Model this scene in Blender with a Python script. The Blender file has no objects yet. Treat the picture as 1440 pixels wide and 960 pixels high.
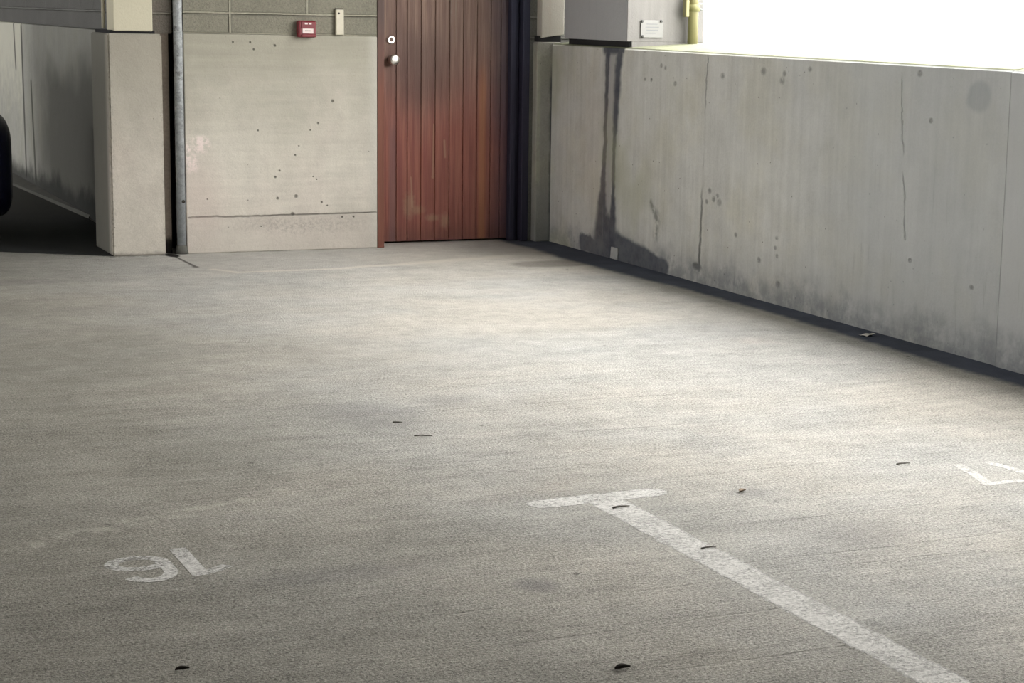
import bpy, bmesh, math, random
from mathutils import Vector, Matrix
random.seed(7)
S = bpy.context.scene
C = S.collection

# ------------------------------------------------------------------ node helper
class V:
    def __init__(s, t, sock): s.t, s.s = t, sock
    def _m(s, op, *a):
        n = s.t.nodes.new('ShaderNodeMath'); n.operation = op
        for i, x in enumerate((s,) + a):
            if isinstance(x, V): s.t.links.new(x.s, n.inputs[i])
            else: n.inputs[i].default_value = x
        return V(s.t, n.outputs[0])
    def __add__(s, o): return s._m('ADD', o)
    __radd__ = __add__
    def __sub__(s, o): return s._m('SUBTRACT', o)
    def __rsub__(s, o): return (s * -1.0) + o
    def __mul__(s, o): return s._m('MULTIPLY', o)
    __rmul__ = __mul__
    def __truediv__(s, o): return s._m('DIVIDE', o)
    def abs(s): return s._m('ABSOLUTE')
    def floor(s): return s._m('FLOOR')
    def fract(s): return s._m('FRACT')
    def sqrt(s): return s._m('SQRT')
    def min(s, o): return s._m('MINIMUM', o)
    def max(s, o): return s._m('MAXIMUM', o)
    def clamp(s):
        v = s._m('ADD', 0.0); v.s.node.use_clamp = True; return v
    def ss(s, a, b):                       # smooth 0..1 between a and b (a may exceed b)
        if a > b: return 1.0 - s.ss(b, a)
        n = s.t.nodes.new('ShaderNodeMapRange'); n.interpolation_type = 'SMOOTHSTEP'
        s.t.links.new(s.s, n.inputs['Value'])
        n.inputs['From Min'].default_value = a; n.inputs['From Max'].default_value = b
        return V(s.t, n.outputs['Result'])

class Mat:
    def __init__(m, name, rough=0.9, spec=0.25):
        m.mat = bpy.data.materials.new(name); m.mat.use_nodes = True
        m.t = m.mat.node_tree; m.t.nodes.clear()
        m.out = m.t.nodes.new('ShaderNodeOutputMaterial')
        m.b = m.t.nodes.new('ShaderNodeBsdfPrincipled')
        m.b.inputs['Roughness'].default_value = rough
        m.b.inputs['Specular IOR Level'].default_value = spec
        m.t.links.new(m.b.outputs[0], m.out.inputs[0])
        m.geo = m.t.nodes.new('ShaderNodeNewGeometry')
        sp = m.t.nodes.new('ShaderNodeSeparateXYZ'); m.t.links.new(m.geo.outputs['Position'], sp.inputs[0])
        m.x, m.y, m.z = (V(m.t, sp.outputs[i]) for i in range(3))
        m.last_bump = None
    def vec(m, x, y, z):
        n = m.t.nodes.new('ShaderNodeCombineXYZ')
        for i, q in enumerate((x, y, z)):
            if isinstance(q, V): m.t.links.new(q.s, n.inputs[i])
            else: n.inputs[i].default_value = q
        return n.outputs[0]
    def noise(m, scale, detail=3, rough=0.55, vec=None, off=0.0, dist=0.0):
        n = m.t.nodes.new('ShaderNodeTexNoise')
        n.inputs['Scale'].default_value = scale; n.inputs['Detail'].default_value = detail
        n.inputs['Roughness'].default_value = rough; n.inputs['Distortion'].default_value = dist
        if vec is None: vec = m.vec(m.x + off, m.y + off * .7, m.z + off * .3)
        m.t.links.new(vec, n.inputs['Vector'])
        return V(m.t, n.outputs['Fac'])
    def voro(m, scale, vec=None, rnd=1.0):
        n = m.t.nodes.new('ShaderNodeTexVoronoi'); n.inputs['Scale'].default_value = scale
        n.inputs['Randomness'].default_value = rnd
        if vec is None: vec = m.vec(m.x, m.y, m.z)
        m.t.links.new(vec, n.inputs['Vector'])
        sp = m.t.nodes.new('ShaderNodeSeparateColor'); m.t.links.new(n.outputs['Color'], sp.inputs[0])
        return V(m.t, n.outputs['Distance']), V(m.t, sp.outputs[0])
    def holes(m, scale, r, keep, vec=None):     # random pin holes
        d, c = m.voro(scale, vec)
        return d.ss(r, r * .55) * c.ss(1 - keep, 1 - keep + .01)
    def col(m, c):
        n = m.t.nodes.new('ShaderNodeRGB'); n.outputs[0].default_value = (*c, 1); return n.outputs[0]
    def mix(m, a, b, f, mode='MIX'):
        n = m.t.nodes.new('ShaderNodeMix'); n.data_type = 'RGBA'; n.blend_type = mode
        n.clamp_factor = True
        if isinstance(f, V): m.t.links.new(f.s, n.inputs[0])
        else: n.inputs[0].default_value = f
        for i, q in ((6, a), (7, b)):
            if isinstance(q, tuple): n.inputs[i].default_value = (*q, 1)
            else: m.t.links.new(q, n.inputs[i])
        return n.outputs[2]
    def scale_col(m, c, f):                     # multiply colour by a value
        n = m.t.nodes.new('ShaderNodeVectorMath'); n.operation = 'SCALE'
        if isinstance(c, tuple): c = m.col(c)
        m.t.links.new(c, n.inputs[0]); m.t.links.new(f.s, n.inputs['Scale'])
        return n.outputs[0]
    def set(m, c):
        if isinstance(c, tuple): m.b.inputs['Base Color'].default_value = (*c, 1)
        else: m.t.links.new(c, m.b.inputs['Base Color'])
    def bump(m, h, dist=0.004, strength=1.0):      # heights add up into one bump node
        q = h * (dist * strength * 100)
        if m.last_bump is None:
            n = m.bn = m.t.nodes.new('ShaderNodeBump'); n.inputs['Distance'].default_value = .01
            m.t.links.new(n.outputs[0], m.b.inputs['Normal']); m.last_bump = q
        else: m.last_bump = m.last_bump + q
        m.t.links.new(m.last_bump.s, m.bn.inputs['Height'])
    def ell(m, u, v, cu, cv, ru, rv, soft=.3, wob=None, wa=.5):
        a = (u - cu) / ru; b = (v - cv) / rv
        d = (a * a + b * b).sqrt()
        if wob is not None: d = d + (wob - .5) * wa
        return d.ss(1 + soft, 1 - soft)
    def box(m, u, lo, hi, s):
        return u.ss(lo - s, lo + s) * u.ss(hi + s, hi - s)
    def seg(m, u, v, a, b, w0, w1, soft=.5):    # line from a to b, half-width w0 to w1
        dx, dy = b[0] - a[0], b[1] - a[1]; L2 = dx * dx + dy * dy
        t = (((u - a[0]) * dx + (v - a[1]) * dy) / L2).clamp()
        ex = u - a[0] - t * dx; ey = v - a[1] - t * dy
        d = (ex * ex + ey * ey).sqrt() / (t * (w1 - w0) + w0)
        return d.ss(1 + soft, 1 - soft)
    def union(m, *ms):
        r = ms[0]
        for q in ms[1:]: r = r.max(q)
        return r

def simple(name, c, rough=.6, metal=0, spec=.4, var=.12, scale=30, bump=0.0):
    m = Mat(name, rough, spec); m.b.inputs['Metallic'].default_value = metal
    n = m.noise(scale, 3)
    m.set(m.scale_col(c, n * (2 * var) + (1 - var)))
    if bump: m.bump(m.noise(scale * 2, 2), bump)
    return m.mat

# ------------------------------------------------------------------ materials
def concrete(name, base, warm=(0.50, 0.46, 0.40), axis='x', grain=.16, blotch=.25, streak=.12, hole_keep=.12):
    m = Mat(name, .92, .2)
    u = m.x if axis == 'x' else m.y
    big = m.noise(1.3, 4, .6)
    mid = m.noise(7, 5, .68)
    fine = m.noise(95, 3, .8)
    vst = m.noise(1.0, 4, .6, m.vec(m.x * 22, m.y * 22, m.z * 1.2))
    f = (big - .5) * blotch * 2 + (mid - .5) * .42 + (fine - .5) * grain * 3.2 + (vst - .5) * streak * 2 + 1.0
    c = m.mix(base, warm, m.noise(2.1, 3, .6, off=5.3).ss(.42, .68) * .5)
    m.wob = m.noise(9, 4, .6, off=2.1)
    h = m.holes(26, .13, hole_keep * .45)
    m.c = m.scale_col(c, f); m.h = h
    m.u = u
    m.c = m.mix(m.c, (.12, .115, .10), h * .75)
    m.bump(fine, .0015); m.bump(mid, .006)
    return m

# floor ------------------------------------------------------------
def make_floor():
    m = Mat('brushed_concrete_floor', .93, .2)
    x, y = m.x, m.y
    wob = m.noise(3.2, 4, .6)
    wy = y + (m.noise(.7, 2) - .5) * .08
    grain = m.noise(115, 2, .8)
    speck = m.noise(190, 2, .7)
    tine = m.noise(1.0, 3, .65, m.vec(x * 3.0, wy * 60, 0.0))
    tine2 = m.noise(1.0, 2, .6, m.vec(x * 1.1, wy * 16, 4.0))
    rough_zone = (y + (wob - .5) * 1.6).ss(-3.2, -4.6) * .75 + .25
    big = m.noise(.55, 4, .55)
    mid = m.noise(3.5, 6, .72)
    blot = m.noise(1.0, 5, .68, m.vec(x * 2.4, y * 6.5, 1.5))
    cloud = m.noise(13, 4, .75, off=14)
    f = 1.0 + (big - .5) * .30 + (mid - .5) * .46 + (blot - .5) * .42 + (cloud - .5) * .60 \
        + ((grain - .5) * 2.3 + (speck - .5) * 1.4) * (rough_zone * .7 + .3) + (tine - .5) * .46 * (rough_zone * .8 + .2) + (tine2 - .5) * .26 * rough_zone
    c = m.mix((.465, .442, .400), (.43, .425, .405), m.noise(.8, 3, off=7).ss(.35, .65))
    c = m.mix(c, (.50, .40, .34), m.noise(1.7, 3, .6, off=11).ss(.60, .80) * .22)
    c = m.mix(c, (.42, .43, .44), m.noise(1.3, 3, .6, off=19).ss(.56, .80) * .30)
    # light falloff away from the parapet painted darker, broken up by noise
    shade_n = m.noise(.9, 5, .65, off=23)
    left_shade = (x + (shade_n - .5) * 2.2 + (y + 7.0).min(0.0) * .5).ss(-1.7, -4.3)
    c = m.mix(c, (.225, .215, .185), left_shade * .88)
    c = m.scale_col(c, f)
    # major rake lines
    lines = None; ln_w = m.noise(6, 2)
    for (yy, xa, xb, w) in ((-7.03, -3.3, -1.9, .006), (-7.30, -3.5, -2.2, .006), (-6.55, -2.6, -1.2, .006), (-5.72, -3.7, -1.6, .007),
                            (-5.55, -3.2, -2.0, .005), (-5.98, -2.9, -1.0, .006), (-6.9, -2.6, -1.4, .006), (-5.25, -2.6, -.8, .006),
                            (-4.75, -2.9, -.6, .006), (-7.62, -4.6, -2.5, .006), (-6.25, -5.0, -4.1, .012), (-4.35, -3.4, -1.8, .006)):
        q = m.seg(x, wy + (ln_w - .5) * .03, (xa, yy), (xb, yy + .03), w, w * .8, .8)
        lines = q if lines is None else lines.max(q)
    lines = lines * m.noise(5, 3).ss(.35, .6)
    c = m.mix(c, (.19, .18, .165), lines * .20)
    # pale scuffed ridge and broken patch near the left number
    ridge = m.seg(x, y + (wob - .5) * .1, (-4.5, -6.22), (-3.35, -5.72), .05, .02, .9) * m.noise(14, 3).ss(.45, .62)
    c = m.mix(c, (.60, .57, .50), ridge * .32)
    # apron in front of the wall and the door
    apr = m.union(m.seg(x, y, (-2.31, -.70), (-2.22, -.86), .02, .02, .8), m.seg(x, y + (wob - .5) * .06, (-2.22, -.87), (-1.6, -.86), .022, .03, .9),
                  m.seg(x, y + (wob - .5) * .08, (-1.6, -.85), (-.55, -.58), .03, .05, .9))
    c = m.mix(c, (.66, .62, .54), apr * .6)
    ap = (y + (wob - .5) * .12 - (x + 1.4) * .14).ss(-.84, -.74) * x.ss(-2.4, -2.3)
    c = m.mix(c, (.40, .37, .33), ap * .30)
    crk = m.union(m.seg(x, y, (-2.375, -.02), (-2.37, -.58), .007, .011, .6), m.ell(x, y, -2.372, -.58, .018, .03, .4),
                  m.seg(x, y + (wob - .5) * .03, (-2.72, -.04), (-2.40, -.06), .010, .010, .8) * m.noise(30, 2).ss(.4, .6))
    c = m.mix(c, (.06, .055, .05), crk * .85)
    c = m.mix(c, (.012, .010, .009), m.ell(x, y, -2.376, -.045, .036, .09, .25))
    # grease spots
    sp = m.holes(9, .10, .10, m.vec(x, y * 1.0, 0.0)) * m.noise(20, 2).ss(.4, .55)
    c = m.mix(c, (.10, .095, .085), sp * .75)
    for (a, b, ra, rb, k) in ((-2.75, -4.75, .16, .22, .35), (-3.03, -6.88, .05, .06, .5), (-2.05, -6.22, .07, .05, .35), (-3.35, -.95, .2, .1, .25),
                              (-3.45, -6.62, .22, .07, .30), (-2.4, -4.55, .12, .1, .25), (-2.0, -6.75, .16, .12, .25), (-4.3, -6.25, .10, .06, .3)):
        c = m.mix(c, (.17, .165, .17), m.ell(x, y, a, b, ra, rb, .6, wob, 1.0) * k)
    # oval stain and wet gutter along the parapet
    st = m.ell(x, y, -.42, -.98, .27, .14, .25, wob, .5)
    c = m.mix(c, (.13, .115, .10), st * .50)
    st2 = m.ell(x, y, -.36, -.25, .36, .35, .5, wob, .7)
    c = m.mix(c, (.20, .19, .18), st2 * .45)
    gw = m.noise(1.9, 4, .6, off=3)
    gut = (x + (gw - .5) * .12 + y.ss(-2.3, -.7) * .085 + (m.noise(18, 3) - .5) * .05).ss(-.22, -.145)
    soft = (x + (gw - .5) * .2).ss(-.42, -.12)
    gut_v = m.noise(6, 4, .6, off=8)
    c = m.mix(c, (.20, .19, .18), soft * .35)
    c = m.mix(c, m.scale_col((.062, .074, .108), gut_v * 1.1 + .45), gut * .95)
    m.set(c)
    m.bump(grain, .006, .8); m.bump(tine, .006, .7); m.bump(1.0 - lines, .003); m.bump(mid, .012, .6)
    return m.mat
M_floor = make_floor()

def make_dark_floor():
    m = Mat('dark_bay_floor', .75, .3)  # near-black colour for the floor beyond the pillar
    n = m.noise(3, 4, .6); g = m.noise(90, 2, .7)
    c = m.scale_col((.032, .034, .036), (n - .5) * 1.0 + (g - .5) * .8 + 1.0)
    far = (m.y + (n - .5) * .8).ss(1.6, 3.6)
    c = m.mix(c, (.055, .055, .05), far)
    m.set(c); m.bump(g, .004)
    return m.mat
M_dark = make_dark_floor()

def make_parapet():
    m = concrete('parapet_concrete', (.56, .56, .54), (.55, .53, .44), 'y', .12, .20, .20, .06)
    y, z, wob = m.y, m.z, m.wob
    wy = y + (wob - .5) * .05
    c = m.c
    c = m.mix(c, (.42, .445, .465), (y + (m.noise(1.2, 2) - .5) * 2).ss(-1.8, -4.2) * .55)
    nearp = y.ss(-4.622, -4.630)
    c = m.mix(c, (.50, .51, .52), nearp * .5)
    # tall water stain
    w2 = y + (m.noise(1.0, 3, .6, m.vec(0.0, y * 4, z * 7)) - .5) * .07
    A = m.union(m.seg(w2, z, (-.76, 1.22), (-.745, .75), .035, .020, .5), m.seg(w2, z, (-.745, .75), (-.72, .35), .018, .04, .5), m.seg(w2, z, (-.72, .35), (-.70, .06), .05, .11, .4))
    B = m.union(m.seg(w2, z, (-.91, 1.22), (-.87, .75), .045, .03, .6), m.seg(w2, z, (-.87, .75), (-.86, .35), .022, .022, .5), m.seg(w2, z, (-.86, .35), (-.86, .06), .03, .06, .5))
    top = m.seg(w2, z, (-.72, 1.205), (-.95, 1.205), .035, .022, .6)
    mid_ = m.seg(w2, z, (-.82, 1.22), (-.82, .0), .10, .11, .5) * .45
    foot = m.seg(w2, z, (-.78, .16), (-.80, .03), .10, .15, .3)
    base = m.seg(w2, z + (wob - .5) * .08, (-.45, .045), (-1.55, .03), .055, .05, .25)
    base2 = m.seg(w2, z + (wob - .5) * .05, (-.9, .08), (-1.40, .04), .085, .06, .25)
    c = m.mix(c, (.17, .17, .165), mid_)
    stain = m.union(A, B, top, foot, base, base2)
    c = m.mix(c, (.050, .057, .080), stain * (m.noise(14, 4, .7) * .35 + .72))
    sheen = m.seg(w2, z, (-.80, 1.15), (-.79, .3), .018, .022, .7)
    c = m.mix(c, (.36, .35, .36), sheen * .65)
    # formwork joints
    J = m.union(m.seg(wy, z, (-1.985, 1.19), (-1.955, .07), .006, .010, .7) * (z.ss(.85, 1.0) * .5 + z.ss(.55, .4) * .8 + .10).clamp(), m.ell(wy, z, -1.93, .085, .05, .018, .5, wob, .8),
                m.seg(wy, z, (-3.82, 1.17), (-3.90, .45), .005, .006, .9) * m.noise(7, 2).ss(.35, .55) * .55, m.box(y, -4.633, -4.620, .004) * .55)
    c = m.mix(c, (.10, .10, .095), J * .8)
    # tie holes and rough marks
    H = None
    for (a, b, r) in ((-2.77, 1.102, .020), (-2.577, 1.14, .020), (-2.79, 1.135, .014), (-2.16, 1.10, .018), (-3.96, 1.178, .014), (-3.03, 1.165, .013),
                      (-1.45, 1.13, .012), (-1.5, 1.12, .012), (-1.25, 1.05, .010), (-1.33, 1.05, .010), (-1.62, 1.04, .013), (-4.06, .98, .012), (-4.42, .30, .012),
                      (-2.77, .33, .012), (-2.76, .28, .010), (-2.78, .24, .010), (-2.6, .20, .014), (-2.05, .50, .016), (-2.1, .46, .014), (-2.16, .45, .02), (-2.14, .48, .013), (-2.02, .44, .012), (-2.35, .3, .012),
                      (-2.8, .10, .02), (-3.95, .36, .010)):
        q = m.ell(y, z, a, b, r * 1.15, r * .8, .6, wob, 1.2); H = q if H is None else H.max(q)
    c = m.mix(c, (.19, .19, .185), H * m.noise(60, 2, .7).ss(.25, .5) * .65)
    c = m.mix(c, (.26, .28, .30), m.ell(wy, z, -4.40, 1.10, .085, .065, .25, wob, .5) * .42)
    rub = m.union(m.seg(wy, z, (-1.36, .37), (-1.45, .29), .02, .035, .8), m.seg(wy, z, (-1.45, .30), (-1.43, .2), .02, .03, .9))
    c = m.mix(c, (.17, .17, .16), rub * m.noise(20, 3).ss(.35, .6) * .75)
    drip = m.noise(1.0, 4, .7, m.vec(y * 30, z * 2.2, 3.0))
    c = m.mix(c, (.20, .20, .195), drip.ss(.58, .78) * .40 * z.ss(1.15, .3))
    c = m.mix(c, (.56, .54, .48), m.noise(1.0, 4, .7, m.vec(y * 24, z * 1.6, 9.0)).ss(.60, .80) * .30)
    # dirt rising from the gutter
    low = (z + (m.noise(5, 4, .65, off=4) - .5) * .34).ss(.20, .02)
    c = m.mix(c, (.17, .18, .20), low * m.noise(8, 4, .7, off=12).ss(.3, .6) * .6)
    rust = m.ell(wy, z, -.62, .62, .22, .5, .6, wob, 1.0)
    c = m.mix(c, (.36, .28, .22), rust * .22)
    algae = m.noise(1.5, 3, off=6).ss(.5, .7) * y.ss(-2.2, -.8)
    c = m.mix(c, (.36, .37, .24), algae * .45)
    # top: weathered lichen-tinted coping, darkened to offset the strong sky light
    tp = z.ss(1.208, 1.2145)
    c = m.mix(c, m.scale_col((.17, .178, .118), m.noise(30, 4, .7) * .9 + .55), tp)
    m.set(c); m.bump(1.0 - J, .008); m.bump(1.0 - H, .006)
    return m.mat
M_parapet = make_parapet()

def make_panel():
    m = concrete('wall_panel_concrete', (.58, .55, .49), (.58, .525, .475), 'x', .10, .16, .05, .10)
    x, z, wob = m.x, m.z, m.wob
    c = m.c
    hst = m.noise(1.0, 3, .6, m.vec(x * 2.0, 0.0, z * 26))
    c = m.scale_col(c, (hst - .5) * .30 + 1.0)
    c = m.mix(c, m.scale_col((.315, .305, .245), hst * .3 + .85), (z + (m.noise(1.6, 4, .65) - .5) * .7).ss(.40, 1.20) * .78)  # upper part darkened: brighter floor bounce at the foot painted into the colour
    crk = m.seg(x, z + (m.noise(12, 3) - .5) * .02 * x.ss(-1.5, -1.9), (-2.27, .205), (-1.15, .212), .005, .004, .8)
    c = m.mix(c, (.20, .185, .165), crk * (m.noise(9, 2).ss(.3, .5) * .7 + .3))
    band = z.ss(.215, .20)
    c = m.mix(c, (.48, .435, .40), band * .35)
    scuff = m.ell(x, z, -1.62, .15, .33, .05, .9, wob, 1.4) * m.noise(55, 4, .8).ss(.40, .66)
    c = m.mix(c, (.23, .215, .19), scuff * .55)
    H = None
    for (a, b, r) in ((-1.757, 1.183, .010), (-1.416, .868, .011), (-1.503, .741, .009), (-1.55, .70, .006), (-1.619, .61, .006), (-1.641, .557, .006), (-1.735, .467, .009),
                      (-1.761, .431, .009), (-1.749, .307, .010), (-1.639, .317, .014), (-1.484, .28, .010), (-1.535, .431, .006), (-1.514, .414, .006), (-1.848, .147, .005),
                      (-2.0, 1.20, .006), (-1.90, 1.2, .006), (-1.88, 1.16, .007), (-1.66, .215, .014), (-1.36, .19, .007), (-1.29, .19, .008), (-1.86, .7, .006), (-2.16, .31, .006), (-1.45, .26, .006)):
        q = m.ell(x, z, a, b, r * .72, r * .68, .6, wob, 1.0); H = q if H is None else H.max(q)
    c = m.mix(c, (.12, .115, .10), H * .8)
    pink = m.union(m.ell(x, z, -2.195, .62, .05, .045, .5, wob, 1.2), m.ell(x, z, -2.245, .52, .04, .05, .5, wob, 1.0), m.ell(x, z, -2.265, .58, .018, .06, .5))
    pink = pink * m.noise(28, 4, .75).ss(.40, .58)
    c = m.mix(c, (.80, .69, .66), pink * .9)
    c = m.mix(c, (.55, .43, .40), m.ell(x, z, -2.2, .32, .12, .22, .8, wob, .8) * .3)
    edge = x.ss(-1.22, -1.15)
    c = m.mix(c, (.55, .54, .49), edge * .5)
    m.set(c); m.bump(1.0 - H, .006); m.bump(1.0 - crk, .004)
    return m.mat
M_panel = make_panel()

def make_pillar():
    m = concrete('pillar_plinth_concrete', (.52, .485, .43), (.53, .47, .42), 'x', .11, .14, .05, .08)
    c = m.c
    c = m.mix(c, (.30, .285, .235), (m.z + (m.wob - .5) * .3).ss(.35, 1.2) * .72)  # top darkened so the foot shows bounce light painted in
    edge = m.union(m.x.ss(-2.675, -2.70), m.x.ss(-2.43, -2.405)) * m.noise(40, 3, .7).ss(.5, .62) * m.y.ss(.05, 0)
    c = m.mix(c, (.20, .19, .16), edge * .4)
    low = (m.z + (m.noise(30, 3) - .5) * .05).ss(.03, .005)
    c = m.mix(c, (.22, .205, .18), low * .6)
    side = m.y.ss(.0, .1)  # shade on the side face is put into the colour
    c = m.mix(c, (.15, .15, .135), side * .8)
    m.set(c); return m.mat
M_plinth = make_pillar()

def make_pier():
    m = concrete('corner_pier_concrete', (.33, .325, .30), (.36, .35, .27), 'x', .16, .25, .10, .14)
    c = m.mix(m.c, (.45, .45, .36), m.seg(m.x, m.z, (-.09, 1.2), (-.085, .35), .012, .012, .9) * m.noise(15, 3).ss(.3, .6) * .6)
    corner_shade = (m.x + (m.wob - .5) * .03).ss(-.022, .0) * m.z.ss(1.12, .95)  # corner shade painted dark along the pier's right edge
    c = m.mix(c, (.05, .055, .065), corner_shade * .85)
    c = m.mix(c, (.20, .21, .21), m.z.ss(.6, .0) * .5)
    m.set(c); return m.mat
M_pier = make_pier()

def make_left_wall():
    m = concrete('stained_parapet_concrete', (.44, .44, .41), (.44, .44, .36), 'y', .12, .25, .14, .08)
    y, z, wob = m.y, m.z, m.wob
    c = m.c
    big = m.noise(1.4, 3, off=9)
    damp = (y + (big - .5) * 1.2).ss(4.2, 3.3) * (z + (big - .5) * .5).ss(1.12, .80)
    c = m.mix(c, (.060, .060, .055), damp * .9)
    c = m.mix(c, (.15, .15, .135), y.ss(4.7, 3.8) * .6)
    c = m.mix(c, (.72, .71, .61), y.ss(4.56, 4.64) * (z + (m.wob - .5) * .8).ss(.35, 1.1) * .75)  # light on the far end painted in as a paler tone
    lines = m.union(m.seg(y, z, (4.58, 1.2), (4.55, .1), .035, .03, .5), m.seg(y, z, (4.2, .8), (4.12, .1), .03, .035, .5), m.seg(y, z, (4.95, 1.24), (4.9, .9), .03, .03, .6))
    c = m.mix(c, (.03, .03, .028), lines * .75)
    low = (z + (m.noise(3, 4, .65, off=2) - .5) * .30).ss(.22, .08)
    c = m.mix(c, (.03, .032, .032), low * .85)
    m.set(c); return m.mat
M_leftwall = make_left_wall()

def make_block(name, base, mortar, zs, xs, axis='x'):
    m = Mat(name, .95, .15)
    u = m.x if axis == 'x' else m.y
    z = m.z
    g = m.noise(85, 3, .75); g2 = m.noise(200, 2, .7); b = m.noise(3, 4, .6)
    c = m.scale_col(base, (g - .5) * .8 + (g2 - .5) * .5 + (b - .5) * .4 + 1.0)
    wz = z + (m.noise(7, 2) - .5) * .006
    J = None; joint_shade = None
    for zz in zs:
        q = m.box(wz, zz - .006, zz + .006, .003); J = q if J is None else J.max(q)
        q = m.box(wz, zz - .016, zz - .007, .003); joint_shade = q if joint_shade is None else joint_shade.max(q)
    for (uu, za, zb) in xs:
        q = m.box(u, uu - .006, uu + .006, .003) * m.box(z, za, zb, .004); J = q if J is None else J.max(q)
        q = m.box(u, uu + .007, uu + .015, .003) * m.box(z, za, zb, .004); joint_shade = q if joint_shade is None else joint_shade.max(q)
    c = m.mix(c, (.10, .10, .085), joint_shade * .35)  # thin shadows beside the mortar joints painted in
    c = m.mix(c, m.scale_col(mortar, m.noise(40, 2) * .5 + .75), J)
    m.set(c); m.bump(g, .005); m.bump(J, .012)
    return m.mat
ZS = [1.246, 1.362] + [1.362 + .225 * i for i in range(1, 7)]
XS = [(-2.014, 1.25, 1.362), (-1.562 + .0, 1.362, 1.587), (-2.014, 1.362, 1.587), (-1.11, 1.362, 1.587)]
for i in range(1, 5):
    XS += [(-2.24 + .45 * k + (.225 if i % 2 else 0), 1.362 + .225 * i, 1.587 + .225 * i) for k in range(0, 7)]
M_block = make_block('concrete_blockwork', (.235, .225, .182), (.37, .355, .285), ZS, XS)
M_block_strip = make_block('concrete_blockwork_reveal', (.20, .20, .185), (.25, .25, .23), [1.25, 1.372, 1.597, 1.822, 2.047], [])
M_block_recess = make_block('concrete_blockwork_recess', (.15, .135, .118), (.21, .195, .17), [1.352, 1.577, 1.80, 2.03, 2.25], [])  # darker blockwork copy with the recess shade in its colour
M_block_left = make_block('painted_blockwork', (.155, .155, .15), (.22, .22, .21), [1.352, 1.577, 1.80, 2.03, 2.25], [(1.3 + .45 * k, 1.577, 1.80) for k in range(14)] + [(1.52 + .45 * k, 1.352, 1.577) for k in range(14)], 'y')

def make_paint(name, base, dirt, k=.4):
    m = Mat(name, .8, .25)
    n = m.noise(4, 4, .6); g = m.noise(90, 2)
    st = m.noise(1.0, 3, .6, m.vec(m.x * 20, m.y * 20, m.z * 1.5))
    c = m.scale_col(base, (n - .5) * .10 + (g - .5) * .08 + 1.0)
    c = m.mix(c, dirt, (st.ss(.5, .8) * .5 + n.ss(.55, .75) * .4) * k)
    if name.startswith('grey'): c = m.mix(c, m.scale_col((.165, .16, .153), st * .5 + .75), m.y.ss(-.992, -.998))  # front face darkened in the colour to offset the bright sky light
    m.set(c); m.bump(n, .004); m.bump(g, .001)
    return m.mat
M_cream = make_paint('cream_painted_concrete', (.60, .565, .44), (.48, .44, .34), .4)
M_cream2 = make_paint('cream_weathered_concrete', (.53, .50, .44), (.46, .36, .29), .8)
M_shaft = make_paint('grey_precast_concrete', (.42, .425, .44), (.31, .315, .34), .5)
M_ceiling = make_paint('ceiling_concrete', (.36, .355, .34), (.4, .4, .38), .4)
M_pad = simple('gap_shade_black', (.02, .02, .022), .9)  # black pads stand in for the shadow gaps under the shafts
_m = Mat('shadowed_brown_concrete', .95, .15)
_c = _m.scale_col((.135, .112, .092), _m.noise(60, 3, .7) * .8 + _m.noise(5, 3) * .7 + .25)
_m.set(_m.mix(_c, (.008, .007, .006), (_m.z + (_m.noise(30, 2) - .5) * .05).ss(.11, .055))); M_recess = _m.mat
M_kerb = simple('kerb_concrete', (.105, .105, .095), .95, var=.25, scale=8)

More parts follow.
